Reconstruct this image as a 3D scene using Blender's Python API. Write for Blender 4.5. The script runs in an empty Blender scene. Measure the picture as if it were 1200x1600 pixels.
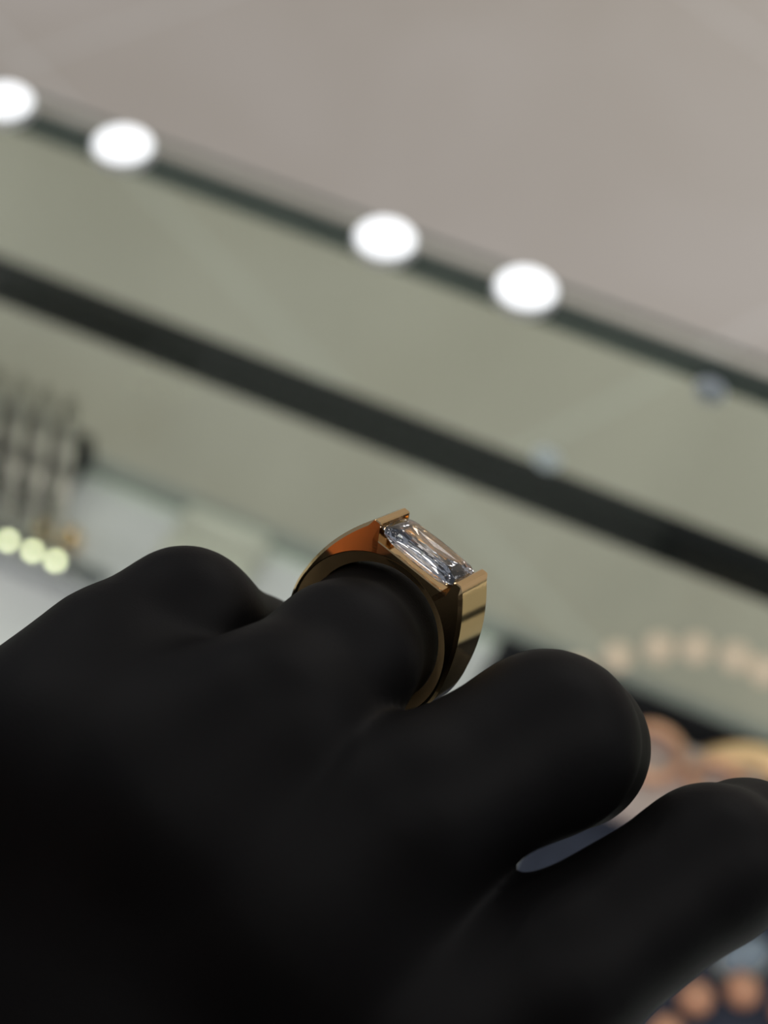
import bpy, bmesh, math, random
import numpy as np
from mathutils import Vector, Matrix

# ------------------------------------------------------------------ camera
F = 2790.0                                    # focal length in pixels (1200x1600 frame)
U = np.array([.0785, .638, .766]); U /= np.linalg.norm(U)          # world up seen from the camera
T = np.array([12100., -4840., 2790.]); T -= U * T.dot(U); T /= np.linalg.norm(T)   # counter edge direction
Yw = np.cross(U, T)
R3 = np.array([T, Yw, U])                     # camera axes -> world axes
CAM = np.array([0., 0., 1.31])
sc = bpy.context.scene
C = sc.collection
cd = bpy.data.cameras.new('camera'); cam = bpy.data.objects.new('camera', cd); C.objects.link(cam)
cam.matrix_world = Matrix.Translation(Vector(CAM)) @ Matrix([list(r) for r in R3]).to_4x4()
cd.sensor_fit = 'VERTICAL'; cd.sensor_height = 32.0; cd.sensor_width = 24.0
cd.lens = 32.0 * F / 1600.0
cd.clip_start = .01; cd.clip_end = 50
cd.dof.use_dof = True; cd.dof.focus_distance = .206; cd.dof.aperture_fstop = 12.0
sc.camera = cam

# ------------------------------------------------------------------ world, lights, exposure
sc.view_settings.view_transform = 'Standard'; sc.view_settings.look = 'None'
sc.view_settings.gamma = 1; sc.view_settings.use_curve_mapping = False
sc.view_settings.exposure = 0.09
w = bpy.data.worlds.new('world'); sc.world = w; w.use_nodes = True
w.node_tree.nodes['Background'].inputs[0].default_value = (.80, .86, 1.0, 1)
w.node_tree.nodes['Background'].inputs[1].default_value = .20
try:
    sc.cycles.use_denoising = True
    sc.cycles.max_bounces = 16; sc.cycles.transmission_bounces = 14; sc.cycles.transparent_max_bounces = 24
    sc.cycles.glossy_bounces = 8
    sc.cycles.sample_clamp_indirect = 6
except Exception: pass

def area(name, loc, size, power, col=(1, .96, .9), size_y=None, aim=None):
    l = bpy.data.lights.new(name, 'AREA'); l.energy = power; l.color = col
    if size_y: l.shape = 'RECTANGLE'; l.size = size; l.size_y = size_y
    else: l.shape = 'DISK'; l.size = size
    o = bpy.data.objects.new(name, l); C.objects.link(o); o.location = loc
    if aim is not None: o.rotation_euler = (Vector(aim) - Vector(loc)).to_track_quat('-Z', 'Y').to_euler()
    return o
area('ceiling_panel_or_fill_light', (.4, 4.3, 2.75), 2.6, 50, (1, .95, .90), .8)
area('ceiling_panel_or_fill_light', (-3.0, 1.8, 2.75), 1.0, 22, (1, .96, .92), 1.0)
area('ceiling_panel_or_fill_light', (2.6, 1.4, 2.75), 1.0, 22, (1, .96, .92), 1.0)
area('ceiling_panel_or_fill_light', (.0, -.5, 2.75), 1.6, 7, (1, .96, .94), .6)  # soft fill added above and behind the camera to lift the dark palm
for x, y, p in ((-1.9, .9, 3.5), (-.9, .45, 2.2), (1.5, .5, 3.5), (.7, .4, 2.2), (-1.2, 3.5, 6), (-.2, 3.6, 6), (1.1, 3.5, 6), (2.0, 2.6, 5), (-2.2, 2.7, 5)):
    area('ceiling_spot_light', (x, y, 2.75), .16, p, (1, .96, .90))

l = area('deck_fill_light', (0, .05, .985), .9, .45, (1, .97, .95), .02, (0, .30, .86))  # unseen fill light added inside the case to brighten the deck
# ------------------------------------------------------------------ helpers
def W(px, py, d):
    "point seen at pixel (px,py), d metres in front of the camera plane"
    c = np.array([(px - 600) / F * d, (800 - py) / F * d, -d])
    return CAM + R3 @ c
def ray(px, py):
    v = R3 @ np.array([(px - 600) / F, (800 - py) / F, -1.]); return v
def on_z(px, py, z):
    v = ray(px, py); return CAM + v * ((z - CAM[2]) / v[2])
def on_y(px, py, y):
    v = ray(px, py); return CAM + v * ((y - CAM[1]) / v[1])

def mat(name, col, rough=.5, metal=0., spec=.5, bump=0., bscale=400., var=0., vscale=8., emit=None, estr=0.):
    m = bpy.data.materials.new(name); m.use_nodes = True
    nt = m.node_tree; b = nt.nodes['Principled BSDF']
    b.inputs['Base Color'].default_value = (*col, 1); b.inputs['Roughness'].default_value = rough
    b.inputs['Metallic'].default_value = metal; b.inputs['Specular IOR Level'].default_value = spec
    tc = nt.nodes.new('ShaderNodeTexCoord')
    n = nt.nodes.new('ShaderNodeTexNoise'); n.inputs['Scale'].default_value = vscale; n.inputs['Detail'].default_value = 4
    nt.links.new(tc.outputs['Object'], n.inputs['Vector'])
    r = nt.nodes.new('ShaderNodeValToRGB')
    r.color_ramp.elements[0].position = .3; r.color_ramp.elements[1].position = .7
    r.color_ramp.elements[0].color = tuple(c * (1 - var) for c in col) + (1,)
    r.color_ramp.elements[1].color = tuple(min(1, c * (1 + var)) for c in col) + (1,)
    nt.links.new(n.outputs['Fac'], r.inputs['Fac']); nt.links.new(r.outputs['Color'], b.inputs['Base Color'])
    if bump:
        n2 = nt.nodes.new('ShaderNodeTexNoise'); n2.inputs['Scale'].default_value = bscale; n2.inputs['Detail'].default_value = 5
        nt.links.new(tc.outputs['Object'], n2.inputs['Vector'])
        bp = nt.nodes.new('ShaderNodeBump'); bp.inputs['Strength'].default_value = bump; bp.inputs['Distance'].default_value = .0005
        nt.links.new(n2.outputs['Fac'], bp.inputs['Height']); nt.links.new(bp.outputs['Normal'], b.inputs['Normal'])
    if emit:
        b.inputs['Emission Color'].default_value = (*emit, 1); b.inputs['Emission Strength'].default_value = estr
    return m

def glass_mat(name, tint, ior=1.45, mul=1.0):
    m = bpy.data.materials.new(name); m.use_nodes = True; nt = m.node_tree
    nt.nodes.remove(nt.nodes['Principled BSDF']); out = nt.nodes['Material Output']
    tr = nt.nodes.new('ShaderNodeBsdfTransparent')
    gl = nt.nodes.new('ShaderNodeBsdfGlossy'); gl.inputs['Roughness'].default_value = 0.0
    fr = nt.nodes.new('ShaderNodeFresnel'); fr.inputs['IOR'].default_value = ior
    ge = nt.nodes.new('ShaderNodeNewGeometry'); mr = nt.nodes.new('ShaderNodeMapRange')      # thin pane: same mirror strength from both sides
    mr.inputs['To Min'].default_value = ior; mr.inputs['To Max'].default_value = 1 / ior
    nt.links.new(ge.outputs['Backfacing'], mr.inputs['Value']); nt.links.new(mr.outputs[0], fr.inputs['IOR'])
    # faint handling smears on the pane
    tc = nt.nodes.new('ShaderNodeTexCoord'); n = nt.nodes.new('ShaderNodeTexNoise')
    mp = nt.nodes.new('ShaderNodeMapping'); mp.inputs['Rotation'].default_value = (0, 0, .7); mp.inputs['Scale'].default_value = (26, 5, 9)
    nt.links.new(tc.outputs['Object'], mp.inputs['Vector']); nt.links.new(mp.outputs[0], n.inputs['Vector']); n.inputs['Scale'].default_value = 1
    r = nt.nodes.new('ShaderNodeValToRGB'); r.color_ramp.elements[0].position = .35; r.color_ramp.elements[1].position = .65
    r.color_ramp.elements[0].color = tuple(c * .975 for c in tint) + (1,); r.color_ramp.elements[1].color = (*tint, 1)
    nt.links.new(n.outputs['Fac'], r.inputs['Fac']); nt.links.new(r.outputs['Color'], tr.inputs['Color'])
    mx = nt.nodes.new('ShaderNodeMixShader')
    nt.links.new(fr.outputs[0], mx.inputs[0]); nt.links.new(tr.outputs[0], mx.inputs[1]); nt.links.new(gl.outputs[0], mx.inputs[2])
    nt.links.new(mx.outputs[0], out.inputs['Surface'])
    return m

def obj(name, bm, m, parent=None, smooth=False, loc=None):
    me = bpy.data.meshes.new(name)
    bmesh.ops.recalc_face_normals(bm, faces=bm.faces[:])
    if loc is not None:
        for v in bm.verts: v.co -= Vector(loc)
    bm.to_mesh(me); bm.free(); me.materials.append(m)
    if smooth:
        for p in me.polygons: p.use_smooth = True
    o = bpy.data.objects.new(name, me); C.objects.link(o)
    if loc is not None: o.location = loc
    if parent:
        o.parent = parent
    return o
def tag(o, label=None, cat=None, group=None, kind=None):
    if label: o['label'] = label
    if cat: o['category'] = cat
    if group: o['group'] = group
    if kind: o['kind'] = kind
    return o
def thing(name, loc, label, cat, rz=0, group=None, kind=None):
    o = bpy.data.objects.new(name, None); C.objects.link(o); o.location = loc; o.rotation_euler = (0, 0, rz)
    o.empty_display_size = .01
    return tag(o, label, cat, group, kind)
def add_box(bm, c, s, bev=0., seg=2):
    r = bmesh.ops.create_cube(bm, size=1.0)
    for v in r['verts']: v.co = Vector((c[0] + v.co.x * s[0], c[1] + v.co.y * s[1], c[2] + v.co.z * s[2]))
    if bev:
        es = list({e for v in r['verts'] for e in v.link_edges})
        bmesh.ops.bevel(bm, geom=es, offset=bev, segments=seg, affect='EDGES', profile=.6)
    return bm
def box(c, s, bev=0., seg=2): return add_box(bmesh.new(), c, s, bev, seg)
def add_lathe(bm, prof, seg=32, M=None):
    rings = []
    for r, z in prof:
        ring = []
        for k in range(seg):
            a = 2 * math.pi * k / seg
            p = Vector((r * math.cos(a), r * math.sin(a), z))
            ring.append(bm.verts.new(M @ p if M else p))
        rings.append(ring)
    for a, b in zip(rings[:-1], rings[1:]):
        for k in range(seg):
            bm.faces.new((a[k], a[(k + 1) % seg], b[(k + 1) % seg], b[k]))
    bm.faces.new(rings[0]); bm.faces.new(rings[-1])
    return bm
def lathe(prof, seg=32, M=None): return add_lathe(bmesh.new(), prof, seg, M)
def torus(R, r, M=None, seg=64, sub=14, flat=1.0):
    bm = bmesh.new(); rings = []
    for i in range(seg):
        a = 2 * math.pi * i / seg; ring = []
        for j in range(sub):
            b = 2 * math.pi * j / sub
            p = Vector(((R + r * math.cos(b)) * math.cos(a), (R + r * math.cos(b)) * math.sin(a), r * flat * math.sin(b)))
            ring.append(bm.verts.new(M @ p if M else p))
        rings.append(ring)
    for i in range(seg):
        A, B = rings[i], rings[(i + 1) % seg]
        for j in range(sub): bm.faces.new((A[j], A[(j + 1) % sub], B[(j + 1) % sub], B[j]))
    return bm

# ------------------------------------------------------------------ materials
GLOVE = mat('black_nitrile', (.0033, .0030, .0031), rough=.55, spec=.11, bump=.10, bscale=3500, var=.12, vscale=60)
SLEEVE = mat('black_cloth', (.012, .012, .014), rough=.9, spec=.2, bump=.5, bscale=1500, var=.2, vscale=80)
GOLD = mat('yellow_gold', (.86, .60, .30), rough=.07, metal=1, var=.02)
SATIN = mat('satin_gold', (.90, .66, .34), rough=.6, metal=1, var=.06, vscale=400)
STEEL = mat('brushed_steel', (.55, .56, .58), rough=.3, metal=1, var=.05)
SILVER = mat('silver', (.52, .50, .44), rough=.32, metal=1, var=.05)
ROSE = mat('rose_gold', (.86, .50, .34), rough=.28, metal=1, var=.04)
COPPER = mat('copper_beads', (.62, .30, .19), rough=.38, spec=.6, var=.1, vscale=300)
BLACKM = mat('black_rail', (.005, .005, .0055), rough=.6, spec=.15, var=.1)
GREYM = mat('grey_lacquer', (.34, .34, .35), rough=.5, var=.04)
CASE = mat('case_body', (.05, .05, .055), rough=.5, var=.1)
DECK = mat('pale_deck', (.80, .80, .83), rough=.5, var=.05, vscale=20)
NAVY = mat('navy_velvet', (.040, .046, .075), rough=.9, spec=.2, bump=.6, bscale=2500, var=.15, vscale=120)
CHAR = mat('charcoal_velvet', (.022, .022, .026), rough=.9, spec=.2, bump=.6, bscale=2500, var=.15, vscale=120)
BLUSH = mat('blush_leather', (.55, .44, .42), rough=.6, bump=.3, bscale=1200, var=.06, vscale=80)
IVORY = mat('ivory_leather', (.66, .66, .58), rough=.6, bump=.3, bscale=1200, var=.05, vscale=80)
BLUEGEM = mat('pale_blue_stone', (.22, .27, .36), rough=.12, spec=.8, var=.15, vscale=200)
G_TOP = glass_mat('clear_glass', (.975, .990, .965), 1.2)
G_FRONT = glass_mat('front_glass', (.957, .993, .938), 1.2)
G_EDGE = mat('glass_edge_green', (.045, .062, .052), rough=.3, spec=.6, var=.1)
G_RIM = mat('glass_rim', (.20, .21, .19), rough=.4, spec=.6, var=.08)
GLINT_W = mat('glint_white', (.9, .9, .9), emit=(.93, .97, 1.0), estr=.95)
GLINT_Y = mat('glint_warm_green', (.9, .9, .8), emit=(.95, 1.0, .62), estr=5.5)
LEDA = mat('led_amber', (.9, .7, .5), emit=(1.0, .66, .42), estr=4.0)
PLASTIC = mat('white_plastic', (.6, .6, .6), rough=.4)

FAINT_GLINT = bpy.data.materials.new('frosted_glint'); FAINT_GLINT.use_nodes = True; _n = FAINT_GLINT.node_tree
_t = _n.nodes.new('ShaderNodeBsdfTranslucent'); _t.inputs[0].default_value = (.85, .88, .95, 1); _n.links.new(_t.outputs[0], _n.nodes['Material Output'].inputs['Surface'])
PEACH = mat('peach_glints', (.42, .34, .26), rough=.5, emit=(1, .80, .62), estr=.30)
REFLECTOR = mat('terracotta_reflector', (.55, .17, .05), rough=.5, var=.25, vscale=5)
# floor: pale stone tiles with soft veins
FLOOR = bpy.data.materials.new('stone_tiles'); FLOOR.use_nodes = True
nt = FLOOR.node_tree; b = nt.nodes['Principled BSDF']; b.inputs['Roughness'].default_value = .45
tc = nt.nodes.new('ShaderNodeTexCoord')
mp = nt.nodes.new('ShaderNodeMapping'); mp.inputs['Rotation'].default_value = (0, 0, .5)
nt.links.new(tc.outputs['Object'], mp.inputs[0])
n = nt.nodes.new('ShaderNodeTexNoise'); n.inputs['Scale'].default_value = 2.3; n.inputs['Detail'].default_value = 5; n.inputs['Distortion'].default_value = .6
nt.links.new(mp.outputs[0], n.inputs['Vector'])
r = nt.nodes.new('ShaderNodeValToRGB'); r.color_ramp.elements[0].position = .35; r.color_ramp.elements[1].position = .65
r.color_ramp.elements[0].color = (.415, .375, .330, 1); r.color_ramp.elements[1].color = (.470, .432, .395, 1)
nt.links.new(n.outputs['Fac'], r.inputs[0])
bk = nt.nodes.new('ShaderNodeTexBrick'); bk.offset = 0; bk.inputs['Scale'].default_value = 1
bk.inputs['Brick Width'].default_value = .8; bk.inputs['Row Height'].default_value = .8; bk.inputs['Mortar Size'].default_value = .004
bk.inputs['Mortar'].default_value = (.55, .53, .50, 1)
nt.links.new(mp.outputs[0], bk.inputs['Vector'])
nt.links.new(r.outputs[0], bk.inputs['Color1']); nt.links.new(r.outputs[0], bk.inputs['Color2'])
nt.links.new(bk.outputs['Color'], b.inputs['Base Color'])

# ------------------------------------------------------------------ setting
def struct(name, bm, m): return tag(obj(name, bm, m), kind='structure')
struct('floor', box((0, 2.0, -.05), (9, 8, .1)), FLOOR)
WALL = mat('wall_paint', (.50, .47, .43), rough=.8, var=.04, vscale=2)
DARKW = mat('dark_cabinetry', (.030, .022, .017), rough=.6, var=.3, vscale=3)
struct('wall_front', box((0, 6.0, 1.5), (9, .1, 3.0)), WALL)
struct('wall_back', box((0, -1.25, 1.5), (9, .1, 3.0)), DARKW)

struct('ring_reflector_1', box((-1.25, -1.19, 1.30), (1.0, .02, .66)), REFLECTOR)  # unseen panel added so the ring's left shoulder reflects orange
# ------------------------------------------------------------------ display counter
ZT = 1.0                                                # underside of the glass top
yF = on_z(600, 394, ZT)[1]                              # plane of the front glass
zRail = on_y(600, 692, yF)[2]; zDeck = on_y(600, 927, yF)[2]
print('GEOM', yF, zRail, zDeck)
counter = thing('display_counter', (0, .1, 0), 'glass topped jewellery display counter with black rail and pale deck', 'display counter')
XL, XR, YB = -1.1, 1.1, -.16
def cpart(name, bm, m, parent=counter, **k):
    for v in bm.verts: v.co -= Vector((0, .1, 0))
    return obj(name, bm, m, parent, **k)
cyc = (YB + yF) / 2; cyl = yF - YB
cpart('glass_top', box((0, cyc, ZT + .005), (XR - XL, cyl, .010), .0008, 1), G_TOP)
cpart('glass_edge', box((0, yF + .0015, ZT - .0012), (XR - XL, .0035, .0075), .0006, 1), G_EDGE)
cpart('glass_rim', box((0, yF + .0006, ZT + .0094), (XR - XL, .0012, .0012), .0003, 1), G_RIM)
cpart('front_glass', box((0, yF - .002, (ZT - .004 + zDeck) / 2), (XR - XL, .004, ZT - .004 - zDeck)), G_FRONT)
cpart('black_rail', box((0, yF + .005, zRail), (XR - XL, .007, .0135), .0012, 2), BLACKM)
cpart('deck', box((0, cyc, zDeck - .006), (XR - XL, cyl, .012), .001, 1), DECK)
cpart('front_lip', box((0, yF + .0045, zDeck - .012), (XR - XL, .009, .024), .0015, 1), GREYM)
cpart('cabinet', box((0, cyc, (zDeck - .012) / 2 + .03), (XR - XL, cyl, zDeck - .012 - .06), .002, 1), CASE)
cpart('plinth', box((0, cyc, .03), (XR - XL - .06, cyl - .06, .06)), BLACKM)
for sx in (XL + .003, XR - .003):
    cpart('end_glass', box((sx, cyc, (ZT + zDeck) / 2), (.006, cyl - .012, ZT - zDeck - .001)), G_TOP)
    cpart('back_post', box((sx * .995, YB + .008, (ZT + zDeck) / 2), (.012, .012, ZT - zDeck - .001), .001, 1), BLACKM)

# spotlight reflections on the far glass rim, made as four glowing discs
glint_px = ((5, 158), (192, 226), (602, 372), (822, 450))
glint_lab = ('round white glowing disc for a spotlight reflection, cut by the left edge of the picture, on the glass counter rim',
            'round white glowing disc for a spotlight reflection, second from the left on the glass counter rim',
            'round white glowing disc for a spotlight reflection, third from the left on the glass counter rim, above the ring',
            'rightmost round white glowing disc for a spotlight reflection on the far rim of the glass counter')
root = None
for (px, py), lab in zip(glint_px, glint_lab):
    p = on_z(px, py, ZT + .013)
    if root is None:
        root = thing('rim_glint', (p[0], p[1], ZT + .010), lab, 'glint', group='round spotlight reflections along the counter rim')
        obj('glint_base', lathe([(.0076, 0), (.0080, .0006), (.0080, .0024), (.0075, .0030)], 40), PLASTIC, root, True)
        obj('lens', lathe([(.0075, .0030), (.0070, .0036), (.0052, .0042), (.003, .0045)], 40), GLINT_W, root, True)  # glowing disc for the spotlight reflection
    else:
        o = root.copy(); C.objects.link(o); o.location = (p[0], p[1], ZT + .010); o['label'] = lab
        for ch in list(root.children):
            c = ch.copy(); C.objects.link(c); c.parent = o

# ------------------------------------------------------------------ gloved hand (one continuous surface)
def cm(px, py, d):                                      # camera-space millimetres
    return np.array([(px - 600) / F * d, (800 - py) / F * d, -d])
def V3(p): return np.array(p, dtype=np.float32)
def cone_sdf(P, a, b, ra, rb):
    ab = V3(b - a); pa = P - V3(a)
    h = np.clip((pa @ ab) / float(ab @ ab), 0, 1)
    return np.linalg.norm(pa - h[..., None] * ab, axis=-1) - (ra + (rb - ra) * h)
def smin(a, b, k):
    h = np.maximum(k - np.abs(a - b), 0) / k
    return np.minimum(a, b) - h * h * k * .25
def chain(P, pts, k=3.):
    d = None
    for (a, ra), (b_, rb) in zip(pts[:-1], pts[1:]):
        c = cone_sdf(P, a, b_, ra, rb)
        d = c if d is None else smin(d, c, k)
    return d
def surface_nets(D, origin, h):
    nx, ny, nz = D.shape
    ins = D < 0
    c = np.zeros((nx - 1, ny - 1, nz - 1), np.int8)
    for i in (0, 1):
        for j in (0, 1):
            for k in (0, 1): c += ins[i:nx - 1 + i, j:ny - 1 + j, k:nz - 1 + k]
    act = (c > 0) & (c < 8); idx = -np.ones(act.shape, np.int64); idx[act] = np.arange(act.sum())
    I = np.argwhere(act); pos = np.zeros((len(I), 3)); cnt = np.zeros(len(I))
    cor = [(i, j, k) for i in (0, 1) for j in (0, 1) for k in (0, 1)]
    for a in cor:
        for ax in range(3):
            if a[ax] == 0:
                b_ = list(a); b_[ax] = 1
                da = D[tuple((I + a).T)]; db = D[tuple((I + b_).T)]
                m = (da < 0) != (db < 0); t = np.where(m, da / np.where(m, da - db, 1), 0)
                p = np.array(a, float)[None] + np.zeros((len(I), 3)); p[:, ax] += t
                pos += p * m[:, None]; cnt += m
    verts = (I + pos / cnt[:, None]) * h + origin
    faces = []
    for ax in range(3):
        u, v = (ax + 1) % 3, (ax + 2) % 3
        sl0 = [slice(1, -1)] * 3; sl1 = [slice(1, -1)] * 3
        sl0[ax] = slice(0, -1); sl1[ax] = slice(1, None)
        A = ins[tuple(sl0)]; B = ins[tuple(sl1)]
        E = np.argwhere(A != B); off = np.array([1, 1, 1]); off[ax] = 0; G = E + off
        flip = A[tuple(E.T)]
        q = []
        for du, dv in ((0, 0), (1, 0), (1, 1), (0, 1)):
            g = G.copy(); g[:, u] -= du; g[:, v] -= dv; q.append(idx[tuple(g.T)])
        q = np.stack(q, 1); q[~flip] = q[~flip][:, ::-1]; faces.append(q)
    return verts, np.concatenate(faces)

H = .8
lo = np.array([-135., -205., -285.]); hi = np.array([62., 8., -160.])
n3 = np.ceil((hi - lo) / H).astype(int)
g = [np.arange(n3[i], dtype=np.float32) * H + lo[i] for i in range(3)]
P = np.stack(np.meshgrid(*g, indexing='ij'), -1).astype(np.float32)

pinky = [(cm(60, 1180, 204), 10.2), (cm(182, 1046, 207), 9.5), (cm(288, 974, 212), 8.55), (cm(400, 1035, 225), 7.7), (cm(420, 1130, 242), 7.0), (cm(400, 1200, 250), 6.4)]
ringf = [(cm(300, 1260, 193), 12.0), (cm(425, 1135, 193), 10.3), (cm(532, 1030, 201), 8.3), (cm(576, 994, 211), 7.9), (cm(592, 980, 219), 8.6), (cm(596, 1085, 240), 7.8), (cm(560, 1180, 252), 7.2)]
middle = [(cm(480, 1440, 192), 12.5), (cm(634, 1275, 190), 9.8), (cm(855, 1160, 199), 9.7), (cm(888, 1168, 212), 9.0), (cm(845, 1205, 232), 8.2), (cm(765, 1260, 246), 7.4)]
index = [(cm(680, 1640, 190), 11.0), (cm(856, 1523, 190), 9.7), (cm(1110, 1351, 198), 8.35), (cm(1166, 1328, 209), 7.7), (cm(1060, 1370, 236), 7.0), (cm(980, 1450, 246), 7.0)]
fing = None
for f in (pinky, ringf, middle, index):
    d = chain(P, f, 3.0); fing = d if fing is None else smin(fing, d, 1.2)
wr = cm(-330, 2150, 205)
palm = None
for a, ra, b_, rb in (
        (cm(60, 1205, 204), 11.5, cm(-420, 2000, 206), 15), (cm(290, 1290, 197), 14, wr, 17), (cm(480, 1470, 195), 14.5, wr, 18),
        (cm(690, 1640, 195), 14, cm(-180, 2230, 206), 16), (cm(160, 1200, 201), 13, cm(470, 1390, 198), 14), (cm(470, 1390, 198), 14, cm(610, 1540, 197), 12), (cm(400, 1240, 196), 11.2, cm(545, 1335, 194.5), 11.0), (cm(600, 1560, 195), 9.0, cm(665, 1570, 194), 9.0), (cm(120, 1170, 203), 10, cm(280, 1200, 199), 10.5),
        (wr, 22, cm(-900, 2950, 212), 26)):
    c = cone_sdf(P, a, b_, ra, rb); palm = c if palm is None else smin(palm, c, 10)
thumb = chain(P, [(cm(200, 2150, 212), 14), (cm(700, 1850, 222), 12.5), (cm(880, 1700, 240), 10), (cm(860, 1590, 252), 8.5)], 6)
hand = smin(fing, palm, 4.5); hand = smin(hand, thumb, 6.0)
# soft folds where the glove gathers between ring finger and middle finger
vs, fs = surface_nets(hand, lo, H)
del P, hand, palm, fing, thumb
me = bpy.data.meshes.new('gloved_hand')
origin = W(300, 1290, .19)
wv = (R3 @ (vs.T / 1000.)).T + CAM - origin
me.from_pydata([tuple(v) for v in wv], [], [tuple(int(i) for i in q) for q in fs]); me.validate()
for p in me.polygons: p.use_smooth = True
me.materials.append(GLOVE)
ho = bpy.data.objects.new('gloved_hand', me); C.objects.link(ho); ho.location = origin
md = ho.modifiers.new('s', 'SMOOTH'); md.factor = .5; md.iterations = 4
tag(ho, 'left hand in a tight black glove, fingers curled, held above the glass counter', 'hand')

# ------------------------------------------------------------------ ring
w_ = np.array([.43, .17, -.88]); w_ /= np.linalg.norm(w_)
v_ = np.array([.758, -.60, .256]); v_ -= w_ * v_.dot(w_); v_ /= np.linalg.norm(v_)
n_ = np.cross(v_, w_); n_ /= np.linalg.norm(n_)
rc = W(592, 983, .212)
RM = Matrix([[*(R3 @ v_)], [*(R3 @ w_)], [*(R3 @ n_)]]).transposed().to_4x4()   # local x=v, y=w, z=n
ring = thing('ring', tuple(rc), 'polished yellow gold ring with long rectangular diamond, worn on the black gloved finger', 'ring')
ring.rotation_euler = RM.to_euler()
S = .001
NT, VT, RO, RI = 12.6, 6.45, 10.85, 8.65
def outline():
    pts = []                                            # (v, n, notch) from bottom, counter-clockwise: right side up
    for k in range(0, 41):
        a = math.radians(-90 + 100 * k / 40.); pts.append((RO * math.cos(a), RO * math.sin(a), 0))
    x0, z0 = pts[-1][:2]
    for t in np.linspace(0, 1, 16)[1:]:                 # flat-ish shoulder up to bezel corner
        q = (1 - t) ** 2 * np.array([x0, z0]) + 2 * t * (1 - t) * np.array([x0 - .55, 7.6]) + t * t * np.array([VT, NT])
        pts.append((q[0], q[1], 0))
    pts += [(VT - .12, NT + .10, 0), (VT - .8, NT + .12, 0), (VT - .95, NT, 0), (VT - .98, 10.75, 1)]
    for t in np.linspace(.9, 0, 8): pts.append(((VT - .98) * t, 10.75, 1))
    half = pts
    return half + [(-a, b_, c) for a, b_, c in reversed(half[1:-1])]
ol = outline()
bm = bmesh.new(); rings = []
for (a, b_, notch) in ol:
    ang = math.atan2(b_, a); ca, sa = math.cos(ang), math.sin(ang)
    t = min(1, max(0, (b_ + 11) / 19.)); t = t * t * (3 - 2 * t); hw = 2.5 + 1.5 * t
    Rr = math.hypot(a, b_)
    def pt(wd, rad, kk=None): return bm.verts.new(Vector((rad * ca, wd, rad * sa)) * S)
    def po(wd, dz=0.):                                   # on the outer outline, moved down along n
        return bm.verts.new(Vector((a, wd, b_ + dz)) * S)
    dip = -1.35 if notch else 0.
    e = .14 + .3 * t
    if not notch and b_ < NT - .5:
        o1 = lambda wd, s: bm.verts.new(Vector((a * s, wd, b_ * s)) * S)
        loop = [o1(-hw, 1 - e / Rr), o1(-hw + e, 1), o1(-hw + .9, 1.0), o1(hw - .9, 1.0), o1(hw - e, 1), o1(hw, 1 - e / Rr)]
    else:
        loop = [po(-hw, -.12), po(-hw + .12, 0), po(-hw + .55, 0 if not notch else -.02), po(-hw + .75, dip), po(hw - .75, dip), po(hw - .55, 0)]
        loop = [po(-hw, -.12), po(-hw + .12, 0), po(-hw + .5, dip), po(hw - .5, dip), po(hw - .12, 0), po(hw, -.12)]
        for v in []: pass
    loop += [pt(hw, 10.3), pt(hw - .12, 10.2), pt(hw - 1.9, RI), pt(-hw + 1.9, RI), pt(-hw + .12, 10.2), pt(-hw, 10.3)]
    rings.append(loop)
bmesh.ops.delete(bm, geom=[v for v in bm.verts if not any(v in l for l in rings)], context='VERTS')
for A, B in zip(rings, rings[1:] + rings[:1]):
    for j in range(len(A)):
        try:
            f = bm.faces.new((A[j], A[(j + 1) % len(A)], B[(j + 1) % len(A)], B[j]))
            f.material_index = 1 if j in (7, 9) else 0
        except ValueError: pass
band = obj('band', bm, GOLD, ring, True)
band.data.materials.append(SATIN)
band.data.set_sharp_from_angle(angle=math.radians(28))

# the diamond: elongated radiant cut built from rings of facets
DIA = bpy.data.materials.new('diamond'); DIA.use_nodes = True; nt = DIA.node_tree
nt.nodes.remove(nt.nodes['Principled BSDF']); out = nt.nodes['Material Output']
gl = nt.nodes.new('ShaderNodeBsdfGlass'); gl.inputs['IOR'].default_value = 2.42; gl.inputs['Roughness'].default_value = 0
gl.inputs['Color'].default_value = (1, 1, 1, 1)
nt.links.new(gl.outputs[0], out.inputs['Surface'])
LX, LY = VT - 1.05, 3.75
def rect_ring(sx, sy, cut, z, nl, ns, phase=0.):
    "points round a cut-corner rectangle: nl per long side, ns per short side"
    x, y = LX * sx, LY * sy; c = cut
    cor = [(x - c, y), (-(x - c), y), (-x, y - c), (-x, -(y - c)), (-(x - c), -y), (x - c, -y), (x, -(y - c)), (x, y - c)]
    res = []
    for i in range(8):
        p, q = np.array(cor[i]), np.array(cor[(i + 1) % 8]); m = (nl if i in (0, 4) else ns if i in (2, 6) else 1)
        for k in range(m):
            t = (k + phase) / m; s = p + (q - p) * t
            bul = .16 * math.sin(math.pi * t) * (1 if m > 1 else 0)
            s = s + (s / np.linalg.norm(s)) * bul
            res.append(Vector((s[0] * S, s[1] * S, z * S)))
    return res
bm = bmesh.new(); zt = 12.95
pp = rect_ring(.68, .56, .5, zt, 2, 1) + rect_ring(.81, .73, .55, zt - .24, 5, 3, .5) + rect_ring(.92, .88, .62, zt - .56, 6, 4) + rect_ring(1, 1, .7, zt - .95, 7, 5) \
   + rect_ring(1, 1, .7, zt - 1.08, 7, 5) + rect_ring(.86, .74, .6, zt - 1.95, 6, 4, .5) + rect_ring(.66, .46, .4, zt - 2.55, 5, 3) \
   + rect_ring(.42, .2, .2, zt - 2.92, 3, 1, .5) + [Vector((.8 * S, 0, (zt - 3.08) * S)), Vector((-.8 * S, 0, (zt - 3.08) * S))]
for p in pp: bm.verts.new(p)
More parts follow.
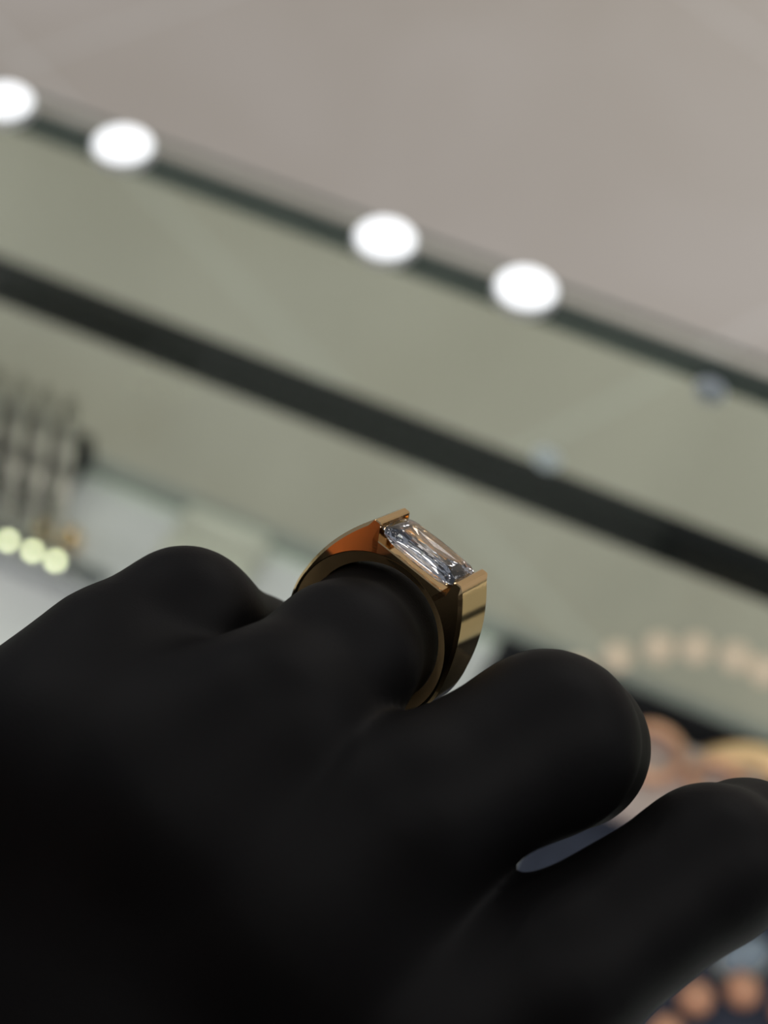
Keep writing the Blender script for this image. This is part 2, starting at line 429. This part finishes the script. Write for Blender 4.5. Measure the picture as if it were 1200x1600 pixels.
r = bmesh.ops.convex_hull(bm, input=bm.verts[:])
bmesh.ops.delete(bm, geom=[v for v in bm.verts if not v.link_faces], context='VERTS')
dia = obj('diamond', bm, DIA, ring)

# ------------------------------------------------------------------ goods inside the case
random.seed(4)
def dpt(px, py, z=0.): return on_z(px, py, zDeck + z)
MX = Matrix.Rotation(math.pi / 2, 4, 'Y')               # lathe/torus axis z -> world x

# left: slotted charcoal stand holding upright silver bangles
p = dpt(20, 770, .0); xr = dpt(110, 770)[0]; LR = .20; BR = .023
roll = thing('bangle_stand', (xr - LR / 2, p[1], zDeck), 'charcoal velvet stand holding upright bangles at the left edge', 'display stand')
bm = box((0, .010, .004), (LR, .030, .008), .0015, 2)
obj('base', bm, CHAR, roll)
obj('back_board', box((0, .0225, .006), (LR, .004, .012), .001, 2), CHAR, roll)
b0 = None
labs = ['rightmost upright silver bangle in the charcoal stand', 'second upright silver bangle from the right in the charcoal stand', 'third upright silver bangle from the right in the charcoal stand',
        'fourth upright silver bangle from the right in the charcoal stand', 'fifth upright silver bangle from the right in the charcoal stand', 'leftmost upright silver bangle in view in the charcoal stand']
for k in range(6):
    x = xr + .008 - .0085 * k
    if b0 is None:
        b0 = obj('bangle', torus(BR - .0016, .0016, MX), SILVER, smooth=True); o = b0
    else: o = b0.copy(); C.objects.link(o)
    o.location = (x, p[1] - .006, zDeck + .008 + BR); tag(o, labs[k], 'bangle', 'silver bangles in the charcoal stand')
    o.rotation_euler = (0, .18, .5)

# added bar: jewellery sparkle made as glowing dots, in front of the roll
a = dpt(53, 856, .012)
bar = thing('glint_bar', (a[0], a[1], zDeck), 'small added steel bar with three glowing yellowish dots for jewellery sparkle at the left edge', 'glint')
obj('glint_base', box((-.012, .0, .005), (.075, .009, .010), .001, 2), STEEL, bar)
for px, py in ((15, 838), (53, 855), (88, 871)):
    q = dpt(px, py, .011); obj('lens', lathe([(.0014, 0), (.0012, .0006), (.0006, .0010)], 20, Matrix.Translation((q[0] - a[0], 0, .010))), GLINT_Y, bar, True)  # glowing dot for the jewellery sparkle
# gilt studs beside the bar
s0 = None
for (px, py), lb in (((72, 830), 'left one of two small gold balls beside the glint bar'), ((108, 842), 'right one of two small gold balls beside the glint bar')):
    q = dpt(px, py, .004)
    if s0 is None: s0 = obj('gold_ball', lathe([(.0006, -.0040), (.0026, -.0031), (.0039, -.0010), (.0039, .0010), (.0026, .0031), (.0006, .0040)], 24), GOLD, smooth=True); o = s0
    else: o = s0.copy(); C.objects.link(o)
    o.location = (q[0], q[1], zDeck + .004); tag(o, lb, 'bead', 'gold balls beside the glint bar')

# ivory cushion behind the little finger
q = dpt(335, 880)
cu = thing('ring_cushion', (q[0], q[1], zDeck), 'ivory ring cushion lying on the pale deck behind the little finger', 'cushion')
for k in (-1, 1): obj('pad', box((0, .0062 * k, .0055), (.030, .0115, .011), .0035, 4), IVORY, cu, True)

# right: dark tray, blush cushion, rings, bangles
def tray_rect(x0, x1, y0, y1, m, name, label, h=.005):
    t = thing(name, ((x0 + x1) / 2, (y0 + y1) / 2, zDeck), label, 'tray'); sx, sy = x1 - x0, y1 - y0
    obj('base', box((0, 0, h / 2), (sx, sy, h), .001, 2), m, t)
    for cx_, cy_, wx, wy in ((0, sy / 2 - .002, sx, .004), (0, -sy / 2 + .002, sx, .004), (sx / 2 - .002, 0, .004, sy - .008), (-sx / 2 + .002, 0, .004, sy - .008)):
        obj('rim', box((cx_, cy_, h + .003), (wx, wy, .006), .0008, 1), m, t)
    return t
xa = dpt(775, 1030)[0]; ya = yF - .0045
tray_rect(xa, xa + .30, dpt(1200, 1400)[1] + .002, ya, CHAR, 'display_tray', 'charcoal velvet tray along the front glass right of the ring')
q = dpt(1035, 1255, .005)
tray_y = q[1]
bl = thing('blush_cushion', (q[0], q[1], zDeck + .005), 'blush pink cushion in the charcoal tray seen between middle and index finger', 'cushion')
obj('pad', box((0, 0, .006), (.050, .030, .012), .004, 4), BLUSH, bl, True)
for (dx, dy, R), lb in (((-.008, .005, .0085), 'larger rose gold ring lying on the blush cushion'), ((.012, .004, .0070), 'smaller rose gold ring lying on the blush cushion')):
    o = obj('rose_gold_ring', torus(R, .0016, seg=40, sub=10, flat=1.4), ROSE, smooth=True)
    o.location = (q[0] + dx, q[1] + dy, zDeck + .005 + .012 + .0022); tag(o, lb, 'ring', 'rose gold rings on the blush cushion')
q = dpt(1175, 1285, .012)
o = obj('gold_bangle', torus(.0215, .0050, seg=72, sub=18), mat('pale_gold', (.95, .64, .38), rough=.35, metal=1), smooth=True)
o.location = (q[0], q[1], zDeck + .0105); tag(o, 'thick pale gold bangle lying in the charcoal tray above the index fingertip', 'bangle')

x1 = dpt(1075, 1500)[0]; y1 = dpt(1200, 1400)[1]
tray_rect(dpt(770, 1420)[0], x1 + .17, y1 - .095, y1, NAVY, 'jewel_tray', 'navy velvet tray at the lower right corner behind the index finger')
q = dpt(1165, 1492, .008)
gem = thing('pale_blue_gem', (q[0], q[1], zDeck + .005), 'pale blue oval stone lying on the navy tray at the right edge', 'gemstone')
M = Matrix.Rotation(.9, 4, 'Z') @ Matrix.Diagonal((1.6, 1.05, 1, 1))
obj('stone', lathe([(.002, .0002), (.0048, .0016), (.0052, .0024), (.0040, .0044), (.0022, .0056)], 24, M), BLUEGEM, gem, True)
obj('setting', lathe([(.0050, 0), (.0056, .0), (.0056, .0014), (.0050, .0014)], 24, M), SILVER, gem, True)
q = dpt(1163, 1668, .010); 
br = thing('copper_bead_bracelet', (q[0], q[1], zDeck + .005), 'bracelet of round copper coloured beads lying on the navy tray', 'bracelet')
NB = 10
for k in range(NB):
    a = 2 * math.pi * k / NB
    obj('bead', lathe([(.0008, -.0048), (.0030, -.0038), (.0046, -.0014), (.0046, .0014), (.0030, .0038), (.0008, .0048)], 20, Matrix.Translation((.0215 * math.cos(a), .0215 * math.sin(a), .0048))), COPPER, br, True)

# warm reflections in the front glass, made as an added glowing bead string
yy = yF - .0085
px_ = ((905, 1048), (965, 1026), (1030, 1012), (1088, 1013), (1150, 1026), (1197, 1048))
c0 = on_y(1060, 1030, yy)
st = thing('glint_string', tuple(c0), 'string of six small glowing peach beads, added as warm reflections, in an arc against the front glass', 'glint string')
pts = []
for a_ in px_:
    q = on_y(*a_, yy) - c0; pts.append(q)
    obj('glow_bead', lathe([(.0008, -.0045), (.0028, -.0036), (.0044, -.0013), (.0044, .0013), (.0028, .0036), (.0008, .0045)], 20, Matrix.Translation(tuple(q))), PEACH, st, True)
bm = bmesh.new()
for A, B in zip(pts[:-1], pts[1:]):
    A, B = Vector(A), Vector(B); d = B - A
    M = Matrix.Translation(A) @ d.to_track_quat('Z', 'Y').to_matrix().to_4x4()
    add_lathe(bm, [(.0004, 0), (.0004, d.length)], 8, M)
obj('glint_thread', bm, SILVER, st)
for (px, py), lb in (((855, 716), 'pale round disc for a lamp reflection on the front glass just above the black rail'), ((1110, 610), 'pale round disc for a lamp reflection high on the front glass near the right edge')):
    q = on_y(px, py, yF - .0048)  # faint lamp reflections made as pale translucent discs
    o = obj('faint_glint', lathe([(.0040, 0), (.0038, .0008)], 24, Matrix.Rotation(math.pi / 2, 4, 'X')), FAINT_GLINT, smooth=False); o.location = tuple(q); tag(o, lb, 'faint glint')
